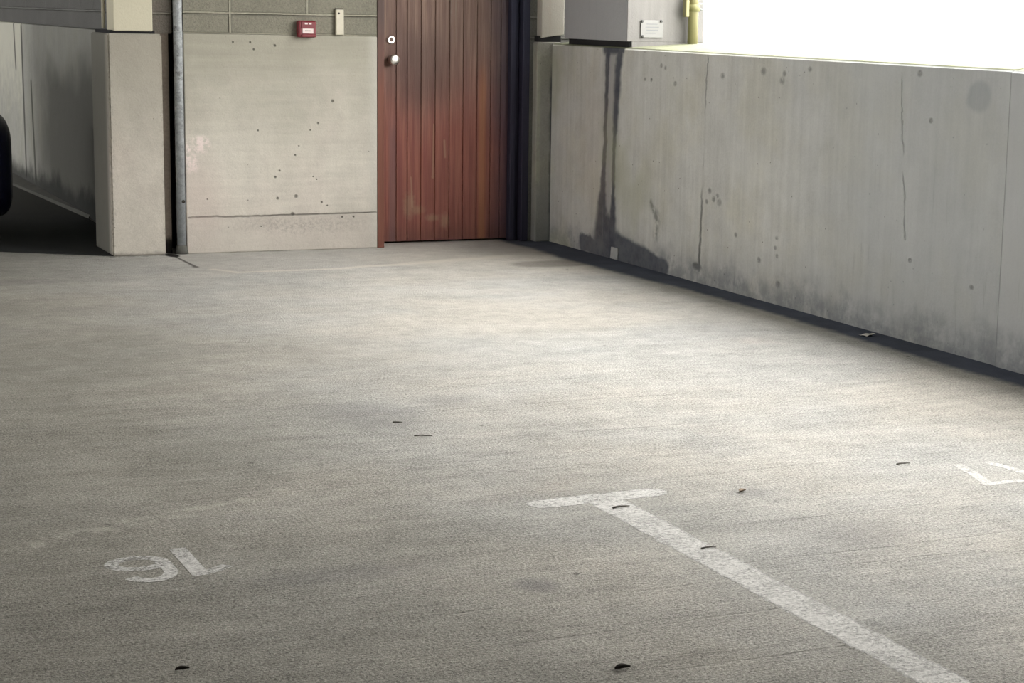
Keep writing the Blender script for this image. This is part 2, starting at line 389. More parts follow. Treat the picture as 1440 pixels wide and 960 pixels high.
def make_wood():
    m = Mat('weathered_red_brown_boards', .62, .3)
    x, z = m.x, m.z
    bx = ((x + 1.018) / .0893); idx = bx.floor()
    r = m.noise(1.0, 0, .5, m.vec(idx * 7.31, 3.3, .7))
    gr = m.noise(1.0, 5, .65, m.vec(x * 120 + idx * 9.0, 0.0, z * 3.2))
    gr2 = m.noise(1.0, 4, .6, m.vec(x * 34 + idx * 5.0, 2.0, z * 1.3))
    n = m.noise(2.2, 4, .6); fine = m.noise(160, 2, .7)
    red = m.mix((.145, .050, .042), (.205, .082, .060), gr2.ss(.35, .7))
    grey = m.mix((.105, .072, .058), (.17, .125, .10), gr2.ss(.35, .7))
    fade = (z + (n - .5) * .35 + (r - .5) * .25).ss(.55, 1.25)
    c = m.mix(red, grey, fade * .85)
    # grimy band around the lock rail, shade painted in towards the hinge side
    c = m.mix(c, (.060, .036, .032), m.ell(x, z, -.80, 1.05, .20, .22, .6, n, .8) * .55)
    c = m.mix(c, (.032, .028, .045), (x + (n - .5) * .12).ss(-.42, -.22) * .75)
    c = m.mix(c, (.075, .036, .030), z.ss(.16, .02) * .4)
    c = m.mix(c, (.10, .07, .075), m.box(x, -1.0, -.955, .012) * z.ss(.85, .6) * .45)
    c = m.mix(c, (.27, .115, .055), m.box(x, -.42, -.375, .014) * z.ss(1.15, .9) * .55)
    c = m.scale_col(c, (gr - .5) * .7 + (fine - .5) * .25 + (r - .5) * .40 + 1.52)
    # scraped patches and drips
    nn = m.noise(45, 3, .7)
    sc = m.union(m.ell(x, z, -.872, .225, .035, .07, .6, nn, 1.4), m.ell(x, z, -.83, .20, .05, .025, .7, nn, 1.3), m.ell(x, z, -.72, .150, .04, .02, .6, nn, 1.4), m.ell(x, z, -.64, .13, .025, .04, .7, nn, 1.5))
    c = m.mix(c, (.42, .30, .20), sc * .34)
    dr = m.union(m.seg(x, z, (-.715, .72), (-.718, .40), .003, .006, .7), m.ell(x, z, -.718, .40, .009, .011, .5), m.seg(x, z, (-.86, .40), (-.85, .22), .004, .006, .8), m.seg(x, z, (-.645, .62), (-.64, .52), .006, .006, .8))
    c = m.mix(c, (.55, .40, .26), dr * .28)
    pale = m.box(x, -.62, -.55, .02) * z.ss(1.15, 1.4) * m.noise(1.0, 3, .6, m.vec(x * 90, 0.0, z * 4)).ss(.5, .7)
    c = m.mix(c, (.26, .22, .18), pale * .7)
    m.set(c); m.bump(gr, .0025); m.bump(fine, .0006)
    return m.mat
M_wood = make_wood()
def make_jamb(name, a, b):
    m = Mat(name, .6, .3)
    gr = m.noise(1.0, 4, .65, m.vec(m.x * 110, m.y * 110, m.z * 2.5)); n = m.noise(3, 3)
    c = m.mix(a, b, (m.z + (n - .5) * .5).ss(.9, 1.35))
    c = m.scale_col(c, (gr - .5) * .7 + 1.0)
    m.set(c); m.bump(gr, .002)
    return m.mat
M_jamb = make_jamb('red_brown_jamb', (.185, .072, .050), (.105, .068, .060))
M_jamb_dark = make_jamb('shade_painted_jamb', (.030, .028, .050), (.036, .038, .066))  # jamb copy with the hinge-side shade painted into its colour
M_dark_gap = simple('dark_gap', (.006, .006, .008), .9)
M_steel = simple('brushed_steel', (.80, .77, .72), .28, 1.0, .5, .06, 60)
M_steel_dk = simple('keyway_brown', (.16, .11, .09), .6, .3)

def make_galv():
    m = Mat('galvanised_steel', .55, .4); m.b.inputs['Metallic'].default_value = .1
    d, cc = m.voro(70); n = m.noise(16, 4, .7); n2 = m.noise(120, 2)
    c = m.scale_col((.36, .38, .39), cc * .35 + (n - .5) * 1.5 + (n2 - .5) * .5 + .85)
    c = m.mix(c, (.10, .095, .085), m.noise(24, 4, .7, off=3).ss(.55, .68) * m.z.ss(.7, 1.1) * .75)
    c = m.mix(c, (.34, .37, .40), m.z.ss(.8, .2) * .5)
    m.set(c); m.bump(n2, .001)
    return m.mat
M_galv = make_galv()
M_red = simple('red_plastic', (.17, .011, .019), .38, 0, .5, .15, 25)
M_label = simple('white_label', (.80, .70, .68), .6, var=.04)
M_label_ink = simple('grey_label_print', (.36, .30, .29), .7)
M_pvc = simple('cream_plastic_trunking', (.62, .58, .47), .5, var=.10, scale=40)
M_hole = simple('dark_screw_hole', (.03, .026, .022), .8)
M_yellow = simple('pale_yellow_paint', (.23, .215, .105), .5, var=.12, scale=18)
M_yellow_dk = simple('worn_yellow_clamp', (.13, .125, .045), .6, var=.2, scale=30)
M_sign = simple('white_sign_plate', (.195, .195, .188), .5, var=.06)
M_sign_ink = simple('faded_sign_print', (.15, .155, .16), .7)
M_bolt = simple('dull_bolt_heads', (.07, .07, .068), .7)
M_leaf = simple('dry_dark_leaf', (.022, .018, .013), .9, var=.4, scale=90)
M_leaf2 = simple('dry_tan_leaf', (.26, .20, .145), .9, var=.4, scale=90)
M_twig = simple('dry_twig', (.12, .11, .095), .9, var=.3, scale=120)
M_paper = simple('crumpled_white_paper', (.66, .64, .60), .9, var=.12, scale=30)
M_car = simple('dark_navy_car_paint', (.0035, .0045, .014), .22, .2, .5, .05)
M_glass = simple('tinted_car_glass', (.01, .012, .014), .08, 0, .6, .02)
M_tyre = simple('tyre_rubber', (.012, .012, .013), .85, var=.2, scale=60, bump=.002)
M_rim = simple('alloy_rim', (.4, .4, .42), .3, .9)
M_lamp = simple('car_lamp_lens', (.35, .36, .38), .1, .2, .6, .05)
M_redlamp = simple('car_rear_lamp', (.20, .01, .012), .15, 0, .6, .05)

def make_line_paint(name, white, lo, hi, shape=None):
    m = Mat(name, .88, .15)
    g = m.noise(115, 2, .8)
    m.set(m.scale_col((white, white * .985, white * .955), (g - .5) * 1.5 + 1.0))
    w = m.noise(95, 3, .8, off=1.7) * .55 + m.noise(6, 4, .65) * .25 + m.noise(1.0, 3, .7, m.vec(m.x * 6, m.y * 75, 0.0)) * .20
    f = w.ss(lo, hi)
    if shape:
        wx = m.x + (m.noise(40, 3, .7, off=4) - .5) * .022 + (m.noise(9, 2, off=6) - .5) * .02; wy = m.y + (m.noise(40, 3, .7, off=8) - .5) * .022
        f = f * m.union(*[m.seg(wx, wy, a, b, r, r, .14) for a, b, r in shape])
    tr = m.t.nodes.new('ShaderNodeBsdfTransparent'); mx = m.t.nodes.new('ShaderNodeMixShader')
    m.t.links.new(f.s, mx.inputs[0]); m.t.links.new(tr.outputs[0], mx.inputs[1]); m.t.links.new(m.b.outputs[0], mx.inputs[2])
    m.t.links.new(mx.outputs[0], m.out.inputs[0])
    return m.mat
M_line = make_line_paint('worn_white_line_paint', .64, .33, .56, [((-2.69, -6.128), (-2.33, -6.108), .046), ((-2.503, -6.12), (-2.495, -11.0), .054)])
M_num = make_line_paint('worn_white_number_paint', .60, .34, .56)

# ------------------------------------------------------------------ mesh helpers
def finish(bm, name, mat, parent=None, smooth=False):
    bmesh.ops.recalc_face_normals(bm, faces=bm.faces)
    me = bpy.data.meshes.new(name); bm.to_mesh(me); bm.free()
    for q in (mat if isinstance(mat, list) else [mat]): me.materials.append(q)
    if smooth:
        for p in me.polygons: p.use_smooth = True
    o = bpy.data.objects.new(name, me); C.objects.link(o)
    if parent: o.parent = parent; o.matrix_parent_inverse = Matrix.Identity(4)
    return o
def box(bm, a, b, bev=0.0, seg=2, mi=0):
    r = bmesh.ops.create_cube(bm, size=1.0)
    vs = r['verts']
    for v in vs:
        v.co = Vector(((a[i] + b[i]) / 2 + v.co[i] * (b[i] - a[i])) for i in range(3))
    es = list({e for v in vs for e in v.link_edges}); fs = list({f for v in vs for f in v.link_faces})
    for f in fs: f.material_index = mi
    if bev: 
        r = bmesh.ops.bevel(bm, geom=es, offset=bev, segments=seg, affect='EDGES', profile=.5)
        for f in r['faces']: f.material_index = mi
def bx(name, a, b, mat, parent=None, bev=0.0):
    bm = bmesh.new(); box(bm, a, b, bev); return finish(bm, name, mat, parent)
def tube(bm, pts, rads, n=12, cap=True):
    pts = [Vector(p) for p in pts]; rings = []
    for i, p in enumerate(pts):
        d = (pts[min(i + 1, len(pts) - 1)] - pts[max(i - 1, 0)]).normalized()
        up = Vector((0, 0, 1)) if abs(d.z) < .9 else Vector((1, 0, 0))
        s = d.cross(up).normalized(); t = s.cross(d)
        r = rads[i] if isinstance(rads, (list, tuple)) else rads
        rings.append([bm.verts.new(p + (s * math.cos(2 * math.pi * k / n) + t * math.sin(2 * math.pi * k / n)) * r) for k in range(n)])
    for a, b in zip(rings, rings[1:]):
        for k in range(n): bm.faces.new((a[k], a[(k + 1) % n], b[(k + 1) % n], b[k]))
    if cap: bm.faces.new(rings[0][::-1]); bm.faces.new(rings[-1])
def prism(bm, poly, z0, z1):
    a = [bm.verts.new((p[0], p[1], z0)) for p in poly]; b = [bm.verts.new((p[0], p[1], z1)) for p in poly]
    n = len(poly)
    bm.faces.new(a[::-1]); bm.faces.new(b)
    for k in range(n): bm.faces.new((a[k], a[(k + 1) % n], b[(k + 1) % n], b[k]))
def empty(name, loc=(0, 0, 0)):
    o = bpy.data.objects.new(name, None); C.objects.link(o); o.location = loc; o.empty_display_size = .1; return o
def tag(o, label=None, cat=None, group=None, kind=None):
    if label: o['label'] = label
    if cat: o['category'] = cat
    if group: o['group'] = group
    if kind: o['kind'] = kind
    return o
def ribbon(bm, pts, w, z):
    """flat painted stroke of width w through pts"""
    pts = [Vector((p[0], p[1])) for p in pts]; L = []
    for i, p in enumerate(pts):
        d = (pts[min(i + 1, len(pts) - 1)] - pts[max(i - 1, 0)]).normalized()
        nrm = Vector((-d.y, d.x)) * w / 2
        L.append((bm.verts.new((*(p + nrm), z)), bm.verts.new((*(p - nrm), z))))
    for a, b in zip(L, L[1:]): bm.faces.new((a[0], a[1], b[1], b[0]))

# ------------------------------------------------------------------ floor, ceiling
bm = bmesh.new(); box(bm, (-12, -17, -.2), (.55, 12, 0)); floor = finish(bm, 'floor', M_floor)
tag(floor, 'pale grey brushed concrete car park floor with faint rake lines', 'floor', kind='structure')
bm = bmesh.new()
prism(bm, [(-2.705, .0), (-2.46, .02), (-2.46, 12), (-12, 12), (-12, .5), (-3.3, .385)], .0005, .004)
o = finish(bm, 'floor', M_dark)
tag(o, 'dark floor of the bay beyond the pillar', 'floor', kind='structure')

# painted markings: flat paint films on the floor
bm = bmesh.new()
prism(bm, [(-2.78, -6.05), (-2.78, -6.20), (-2.575, -6.19), (-2.57, -11), (-2.42, -11), (-2.43, -6.18), (-2.23, -6.17), (-2.23, -6.03)], .0003, .0006)
t = finish(bm, 'bay_line', M_line, floor); t['label'] = 'worn white painted T-shaped bay line'
def arc(cx, cy, rx, ry, a0, a1, n=16):
    return [(cx + rx * math.cos(math.radians(a0 + (a1 - a0) * i / n)), cy + ry * math.sin(math.radians(a0 + (a1 - a0) * i / n))) for i in range(n + 1)]
bm = bmesh.new()
ribbon(bm, arc(-3.903, -6.337, .064, .052, 0, 360, 24), .036, 0.0007)
ribbon(bm, [(-3.838, -6.345), (-3.838, -6.42)] + arc(-3.895, -6.42, .057, .078, 0, -150, 12), .036, 0.0008)
ribbon(bm, [(-3.776, -6.228), (-3.777, -6.50)], .044, 0.0009)
ribbon(bm, [(-3.775, -6.485), (-3.735, -6.465), (-3.695, -6.435)], .036, 0.0010)
t = finish(bm, 'bay_number', M_num, floor); t['label'] = 'worn white painted number 16, upside down from here'
bm = bmesh.new()
ribbon(bm, [(-1.235, -6.115), (-1.26, -6.24), (-1.300, -6.375)], .036, 0.0006)
ribbon(bm, [(-1.320, -6.375), (-1.235, -6.372), (-1.165, -6.37)], .036, 0.0007)
ribbon(bm, [(-1.122, -6.115), (-1.10, -6.25), (-1.09, -6.39)], .036, 0.0008)
ribbon(bm, [(-1.09, -6.375), (-1.05, -6.345), (-1.01, -6.32)], .036, 0.0009)
t = finish(bm, 'bay_number', make_line_paint('worn_white_number_paint_bright', .62, .32, .50), floor); t['label'] = 'worn white painted number 17, upside down from here'

CEIL = 2.75
bm = bmesh.new(); box(bm, (-12, -17, CEIL), (.30, 12, CEIL + .25)); o = finish(bm, 'ceiling', M_ceiling)
tag(o, 'bare concrete ceiling slab above the parking bays', 'ceiling', kind='structure')

# ------------------------------------------------------------------ right parapet wall
bm = bmesh.new()
prof = [(0, 0), (.50, 0), (.50, 1.252), (.06, 1.222), (.012, 1.217), (0.0, 1.206)]
def extrude_y(bm, prof, y0, y1):
    a = [bm.verts.new((p[0], y0, p[1])) for p in prof]; b = [bm.verts.new((p[0], y1, p[1])) for p in prof]
    n = len(prof); bm.faces.new(a); bm.faces.new(b[::-1])
    for k in range(n): bm.faces.new((a[k], b[k], b[(k + 1) % n], a[(k + 1) % n]))
extrude_y(bm, prof, -4.625, .075)
extrude_y(bm, [(p[0] - (.012 if p[0] < .3 else 0), p[1] - (.004 if p[1] > 1 else 0)) for p in prof], -17, -4.628)
wr = finish(bm, 'wall_right', M_parapet)
tag(wr, 'long grey concrete parapet wall with a dark water stain', 'wall', kind='structure')

bm = bmesh.new(); box(bm, (.0, -17, 1.26), (.50, -7.7, CEIL)); o = finish(bm, 'wall_right', M_shaft)  # unseen wall added to cut the sky light near the camera
tag(o, 'unseen solid wall added above the parapet to cut the opening light', 'wall', kind='structure')
# ------------------------------------------------------------------ back wall
bm = bmesh.new()
box(bm, (-2.28, .004, 1.246), (-1.14, .30, CEIL))
box(bm, (-1.14, .004, 2.06), (-.12, .30, CEIL))
wb = finish(bm, 'wall_back', M_block)
tag(wb, 'back wall of grey blockwork above a smooth concrete panel', 'wall', kind='structure')
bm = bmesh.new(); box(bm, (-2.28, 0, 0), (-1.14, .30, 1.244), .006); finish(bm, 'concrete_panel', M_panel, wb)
bm = bmesh.new(); box(bm, (-.123, .12, 0), (.55, .40, CEIL)); finish(bm, 'door_reveal', M_block_strip, wb)
bm = bmesh.new(); box(bm, (-2.46, .30, 0), (.55, .45, CEIL)); finish(bm, 'added_dark_backing', M_dark_gap, wb)  # unseen black backing added to stop light leaking under the door
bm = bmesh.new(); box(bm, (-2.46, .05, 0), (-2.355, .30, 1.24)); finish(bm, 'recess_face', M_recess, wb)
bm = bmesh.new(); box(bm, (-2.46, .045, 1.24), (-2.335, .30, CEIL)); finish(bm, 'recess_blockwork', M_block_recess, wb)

# ------------------------------------------------------------------ door
d = empty('door_1', (-.63, .2, 0)); tag(d, 'weathered red-brown boarded timber door with steel lock', 'door', kind='structure')
def dchild(o):
    o.matrix_parent_inverse = Matrix.Translation(-d.location); return o
bm = bmesh.new()
edges = [-1.040, -.955, -.885, -.797, -.706, -.614, -.525, -.434, -.345, -.279, -.200]
pr = []
for i, (a, b) in enumerate(zip(edges, edges[1:])):
    g = .004
    pr += [(a, .207), (a + g, .2), (b - g, .2), (b, .207)]
pr = [q for i, q in enumerate(pr) if i == 0 or q != pr[i - 1]]
pr = pr + [(-.200, .245), (-1.040, .245)]
prism(bm, pr, .012, 2.02)
dchild(finish(bm, 'door_leaf', M_wood, d))
bm = bmesh.new()
box(bm, (-1.1395, -.004, 0), (-1.098, .26, 2.06), .004); box(bm, (-1.098, .185, 0), (-1.036, .26, 2.06), .004)
dchild(finish(bm, 'door_frame', M_jamb, d))
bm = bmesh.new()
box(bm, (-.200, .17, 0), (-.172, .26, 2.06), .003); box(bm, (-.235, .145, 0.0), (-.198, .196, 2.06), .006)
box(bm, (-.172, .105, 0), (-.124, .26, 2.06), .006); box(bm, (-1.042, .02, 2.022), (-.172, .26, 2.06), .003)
t = dchild(finish(bm, 'door_frame', M_jamb_dark, d)); t['label'] = 'hinge side of the frame with dark shade painted in'
def disc_y(bm, c, prof, n=28):
    """lathe around an axis pointing to -y: prof = (depth, radius)"""
    rings = []
    for (dep, r) in prof:
        rings.append([bm.verts.new((c[0] + r * math.cos(2 * math.pi * k / n), c[1] - dep, c[2] + r * math.sin(2 * math.pi * k / n))) for k in range(n)])
    for a, b in zip(rings, rings[1:]):
        for k in range(n): bm.faces.new((a[k], a[(k + 1) % n], b[(k + 1) % n], b[k]))
    bm.faces.new(rings[0]); bm.faces.new(rings[-1][::-1])
bm = bmesh.new(); disc_y(bm, (-.989, .2, 1.222), [(0, .026), (.006, .0265), (.012, .024), (.014, .019), (.011, .012)])
lk = dchild(finish(bm, 'lock_cylinder', M_steel, d, True)); lk['label'] = 'round steel lock'
bm = bmesh.new(); disc_y(bm, (-.990, .19, 1.222), [(0, .011), (.003, .011)]); dk_ = finish(bm, 'keyway', M_steel_dk, lk)
bm = bmesh.new(); disc_y(bm, (-.984, .2, 1.106), [(0, .026), (.008, .026), (.012, .015), (.028, .014), (.034, .024), (.043, .031), (.054, .032), (.060, .026), (.062, .014)])
kn = dchild(finish(bm, 'door_knob', M_steel, d, True)); kn['label'] = 'round steel knob'

# ------------------------------------------------------------------ pillars
p = empty('concrete_pillar', (-2.56, .1, 0)); tag(p, 'cream topped pillar on a concrete plinth beside the galvanised pipe', 'pillar', kind='structure')
def pch(o, q): o.matrix_parent_inverse = Matrix.Translation(-q.location); return o
bm = bmesh.new()
prism(bm, [(-2.705, -.028), (-2.408, -.028), (-2.408, .30), (-2.46, .46), (-2.705, .46)], 0, 1.238)
bmesh.ops.bevel(bm, geom=[e for e in bm.edges], offset=.008, segments=2, affect='EDGES')
pch(finish(bm, 'plinth', M_plinth, p), p)
bm = bmesh.new(); box(bm, (-2.672, -.022, 1.252), (-2.455, .16, CEIL), .006); pch(finish(bm, 'shaft', M_cream, p), p)
bm = bmesh.new(); box(bm, (-2.69, .0, 1.236), (-2.44, .40, 1.256)); pch(finish(bm, 'gap_shade_pad', M_pad, p), p)

p2 = empty('concrete_pillar', (-.02, .2, 0)); tag(p2, 'corner pier with a cream upper strip between door and parapet', 'pillar', kind='structure')
bm = bmesh.new(); box(bm, (-.101, .05, 0), (.06, .12, 1.226), .008); pch(finish(bm, 'plinth', M_pier, p2), p2)
bm = bmesh.new(); box(bm, (-.076, .045, 1.250), (.075, .12, CEIL), .004)
for v in bm.verts:
    if v.co.z < 1.3 and v.co.x > 0: v.co.z += .022
pch(finish(bm, 'shaft', M_cream2, p2), p2)
bm = bmesh.new(); box(bm, (-.09, .06, 1.226), (.06, .12, 1.262)); pch(finish(bm, 'gap_shade_pad', M_pad, p2), p2)

p3 = empty('concrete_column', (.24, -.57, 1.24)); tag(p3, 'grey precast column standing on the parapet beside the opening', 'column', kind='structure')
bm = bmesh.new(); box(bm, (.004, -1.0, 1.252), (.49, -.12, CEIL), .002); pch(finish(bm, 'shaft', M_shaft, p3), p3)
bm = bmesh.new(); box(bm, (.035, -1.0, 1.205), (.49, -.14, 1.252)); pch(finish(bm, 'foot', M_shaft, p3), p3)
bm = bmesh.new(); box(bm, (.026, -.985, 1.205), (.040, -.14, 1.252)); pch(finish(bm, 'gap_shade_pad', M_pad, p3), p3)  # thin black sheet in place of the shadow under the column

# ------------------------------------------------------------------ neighbouring bay
bm = bmesh.new(); box(bm, (-2.45, .462, 0), (-1.9, 12, 1.236), .01)
wl = finish(bm, 'wall_left', M_leftwall)
tag(wl, 'damp stained concrete parapet wall of the neighbouring bay', 'wall', kind='structure')
bm = bmesh.new(); box(bm, (-2.40, .462, 1.237), (-1.9, 12, CEIL)); finish(bm, 'blockwork', M_block_left, wl)
bm = bmesh.new()
a = [bm.verts.new(q) for q in ((-2.452, 2.0, .004), (-2.452, 2.0, .03), (-2.46, 2.0, .004))]
b = [bm.verts.new(q) for q in ((-2.452, 9.0, .004), (-2.452, 9.0, .07), (-2.70, 9.0, .004))]
bm.faces.new(a); bm.faces.new(b[::-1])
for k in range(3): bm.faces.new((a[k], b[k], b[(k + 1) % 3], a[(k + 1) % 3]))
o = finish(bm, 'trim_1', M_kerb); tag(o, 'pale concrete fillet along the foot of the far wall', 'kerb', kind='structure')
bm = bmesh.new(); box(bm, (-12, 12, 0), (-1.9, 12.2, CEIL)); o = finish(bm, 'wall_far', M_block_left)
tag(o, 'far end wall of the neighbouring bay', 'wall', kind='structure')
bm = bmesh.new(); box(bm, (-12, -17.2, 0), (.5, -17, CEIL)); o = finish(bm, 'added_wall_front', M_ceiling)  # unseen wall added to block light from behind the camera
tag(o, 'unseen plain concrete wall added behind the viewer to block light', 'wall', kind='structure')
bm = bmesh.new(); box(bm, (-12.2, -17, 0), (-12, 12.2, 1.2)); box(bm, (-12.2, -17, 1.2), (-12, -8, CEIL)); box(bm, (-12.2, -8, 1.2), (-12, 4.5, 1.75)); o = finish(bm, 'added_wall_side', M_parapet)  # unseen wall, openings shaped to set the light from the left
tag(o, 'unseen far side wall of the car park, openings shaped for the light', 'wall', kind='structure')

bm = bmesh.new(); tube(bm, [(-2.685, .185, 1.262), (-2.685, .185, CEIL - .01)], .010, 10)
o = finish(bm, 'cable_conduit', M_pvc, None, True); tag(o, 'thin cream conduit running up behind the left pillar', 'conduit')

# ------------------------------------------------------------------ galvanised pipe in the recess
gp = empty('steel_pipe', (-2.303, .002, 0)); tag(gp, 'mottled galvanised steel pipe running up the recess beside the pillar', 'pipe')
bm = bmesh.new(); tube(bm, [(-2.306, .02, .045), (-2.306, .02, CEIL - .003)], .026, 20, True)
pch(finish(bm, 'pipe_run', M_galv, gp, True), gp)
bm = bmesh.new(); tube(bm, [(-2.306, .02, .0), (-2.306, .02, .02), (-2.306, .02, .05)], [.040, .036, .028], 20)
pch(finish(bm, 'base_collar', M_kerb, gp, True), gp)
bm = bmesh.new(); disc_y(bm, (-2.298, -.004, .300), [(0, .010), (.004, .010), (.006, .006)], 12)
pch(finish(bm, 'bolt', M_hole, gp), gp)

# ------------------------------------------------------------------ fire alarm call point
fa = empty('fire_call_point', (-1.575, 0, 1.23)); tag(fa, 'red break-glass fire call point with a white label on the blockwork', 'fire alarm')
bm = bmesh.new(); box(bm, (-1.628, -.045, 1.232), (-1.522, .0042, 1.327), .010, 3); hs = pch(finish(bm, 'housing', M_red, fa, True), fa)
for q in hs.data.polygons: q.use_smooth = False
bm = bmesh.new(); box(bm, (-1.612, -.054, 1.234), (-1.525, -.043, 1.252), .004); box(bm, (-1.612, -.050, 1.282), (-1.530, -.043, 1.322), .003)
pch(finish(bm, 'cover', M_red, fa), fa)
bm = bmesh.new(); box(bm, (-1.604, -.0475, 1.255), (-1.540, -.044, 1.285), .001); lb = pch(finish(bm, 'label_panel', M_label, fa), fa)
bm = bmesh.new()
for k in range(6): box(bm, (-1.590 + k * .0065, -.0482, 1.267), (-1.5855 + k * .0065, -.0476, 1.2735))
finish(bm, 'print_line', M_label_ink, lb)
bm = bmesh.new()
for a_, b_ in ((-1.592, -1.575), (-1.568, -1.552)): box(bm, (a_, -.0515, 1.306), (b_, -.0495, 1.315))
pch(finish(bm, 'top_marking', M_label, fa), fa)

tr_ = empty('plastic_trunking', (-1.373, 0, 1.25)); tag(tr_, 'short cream plastic trunking stub mounted upright beside the door', 'trunking')
bm = bmesh.new(); box(bm, (-1.396, -.022, 1.250), (-1.350, .0042, 1.394), .003); pch(finish(bm, 'cover', M_pvc, tr_), tr_)
bm = bmesh.new(); disc_y(bm, (-1.380, -.022, 1.372), [(0, .006), (.0012, .006)], 12); pch(finish(bm, 'screw', M_hole, tr_), tr_)
bm = bmesh.new(); box(bm, (-1.393, -.019, 1.394), (-1.353, .0042, 1.401)); pch(finish(bm, 'end_cap', M_hole, tr_), tr_)

# ------------------------------------------------------------------ yellow post and sign by the opening
yp = empty('yellow_post', (.39, -1.06, 1.245)); tag(yp, 'pale yellow steel post with a clamp standing on the parapet', 'post')
bm = bmesh.new(); tube(bm, [(.392, -1.055, 1.243), (.392, -1.055, CEIL - .2)], .030, 20); pch(finish(bm, 'post', M_yellow, yp, True), yp)
bm = bmesh.new(); tube(bm, [(.392, -1.055, 1.425), (.392, -1.055, 1.468)], .039, 20); pch(finish(bm, 'clamp', M_yellow_dk, yp, True), yp)
bm = bmesh.new(); box(bm, (.335, -1.075, 1.395), (.358, -1.03, 1.50), .005); pch(finish(bm, 'clamp_tab', M_yellow, yp), yp)
bm = bmesh.new(); tube(bm, [(.42, -1.06, 1.470), (.53, -1.06, 1.470)], .006, 10); tube(bm, [(.42, -1.06, 1.440), (.53, -1.06, 1.438)], .006, 10)
pch(finish(bm, 'bracket_arm', M_galv, yp, True), yp)
sg = empty('notice_plate', (.155, -1.003, 1.27)); tag(sg, 'faded white notice plate bolted to the bright column face', 'sign')
bm = bmesh.new(); box(bm, (.085, -1.006, 1.275), (.225, -1.0005, 1.372), .0015); pl = pch(finish(bm, 'plate', M_sign, sg), sg)
for (a_, b_) in ((.093, 1.366), (.213, 1.368), (.098, 1.281)):
    bm = bmesh.new(); disc_y(bm, (a_, -1.006, b_), [(0, .008), (.006, .008), (.009, .005)], 12); pch(finish(bm, 'bolt', M_bolt, sg), sg)
bm = bmesh.new()
for k, (a_, b_) in enumerate(((.12, .19), (.115, .20), (.12, .195), (.115, .18))): box(bm, (a_, -1.0068, 1.348 - k * .017), (b_, -1.0061, 1.353 - k * .017))
finish(bm, 'print_line', M_sign_ink, pl)

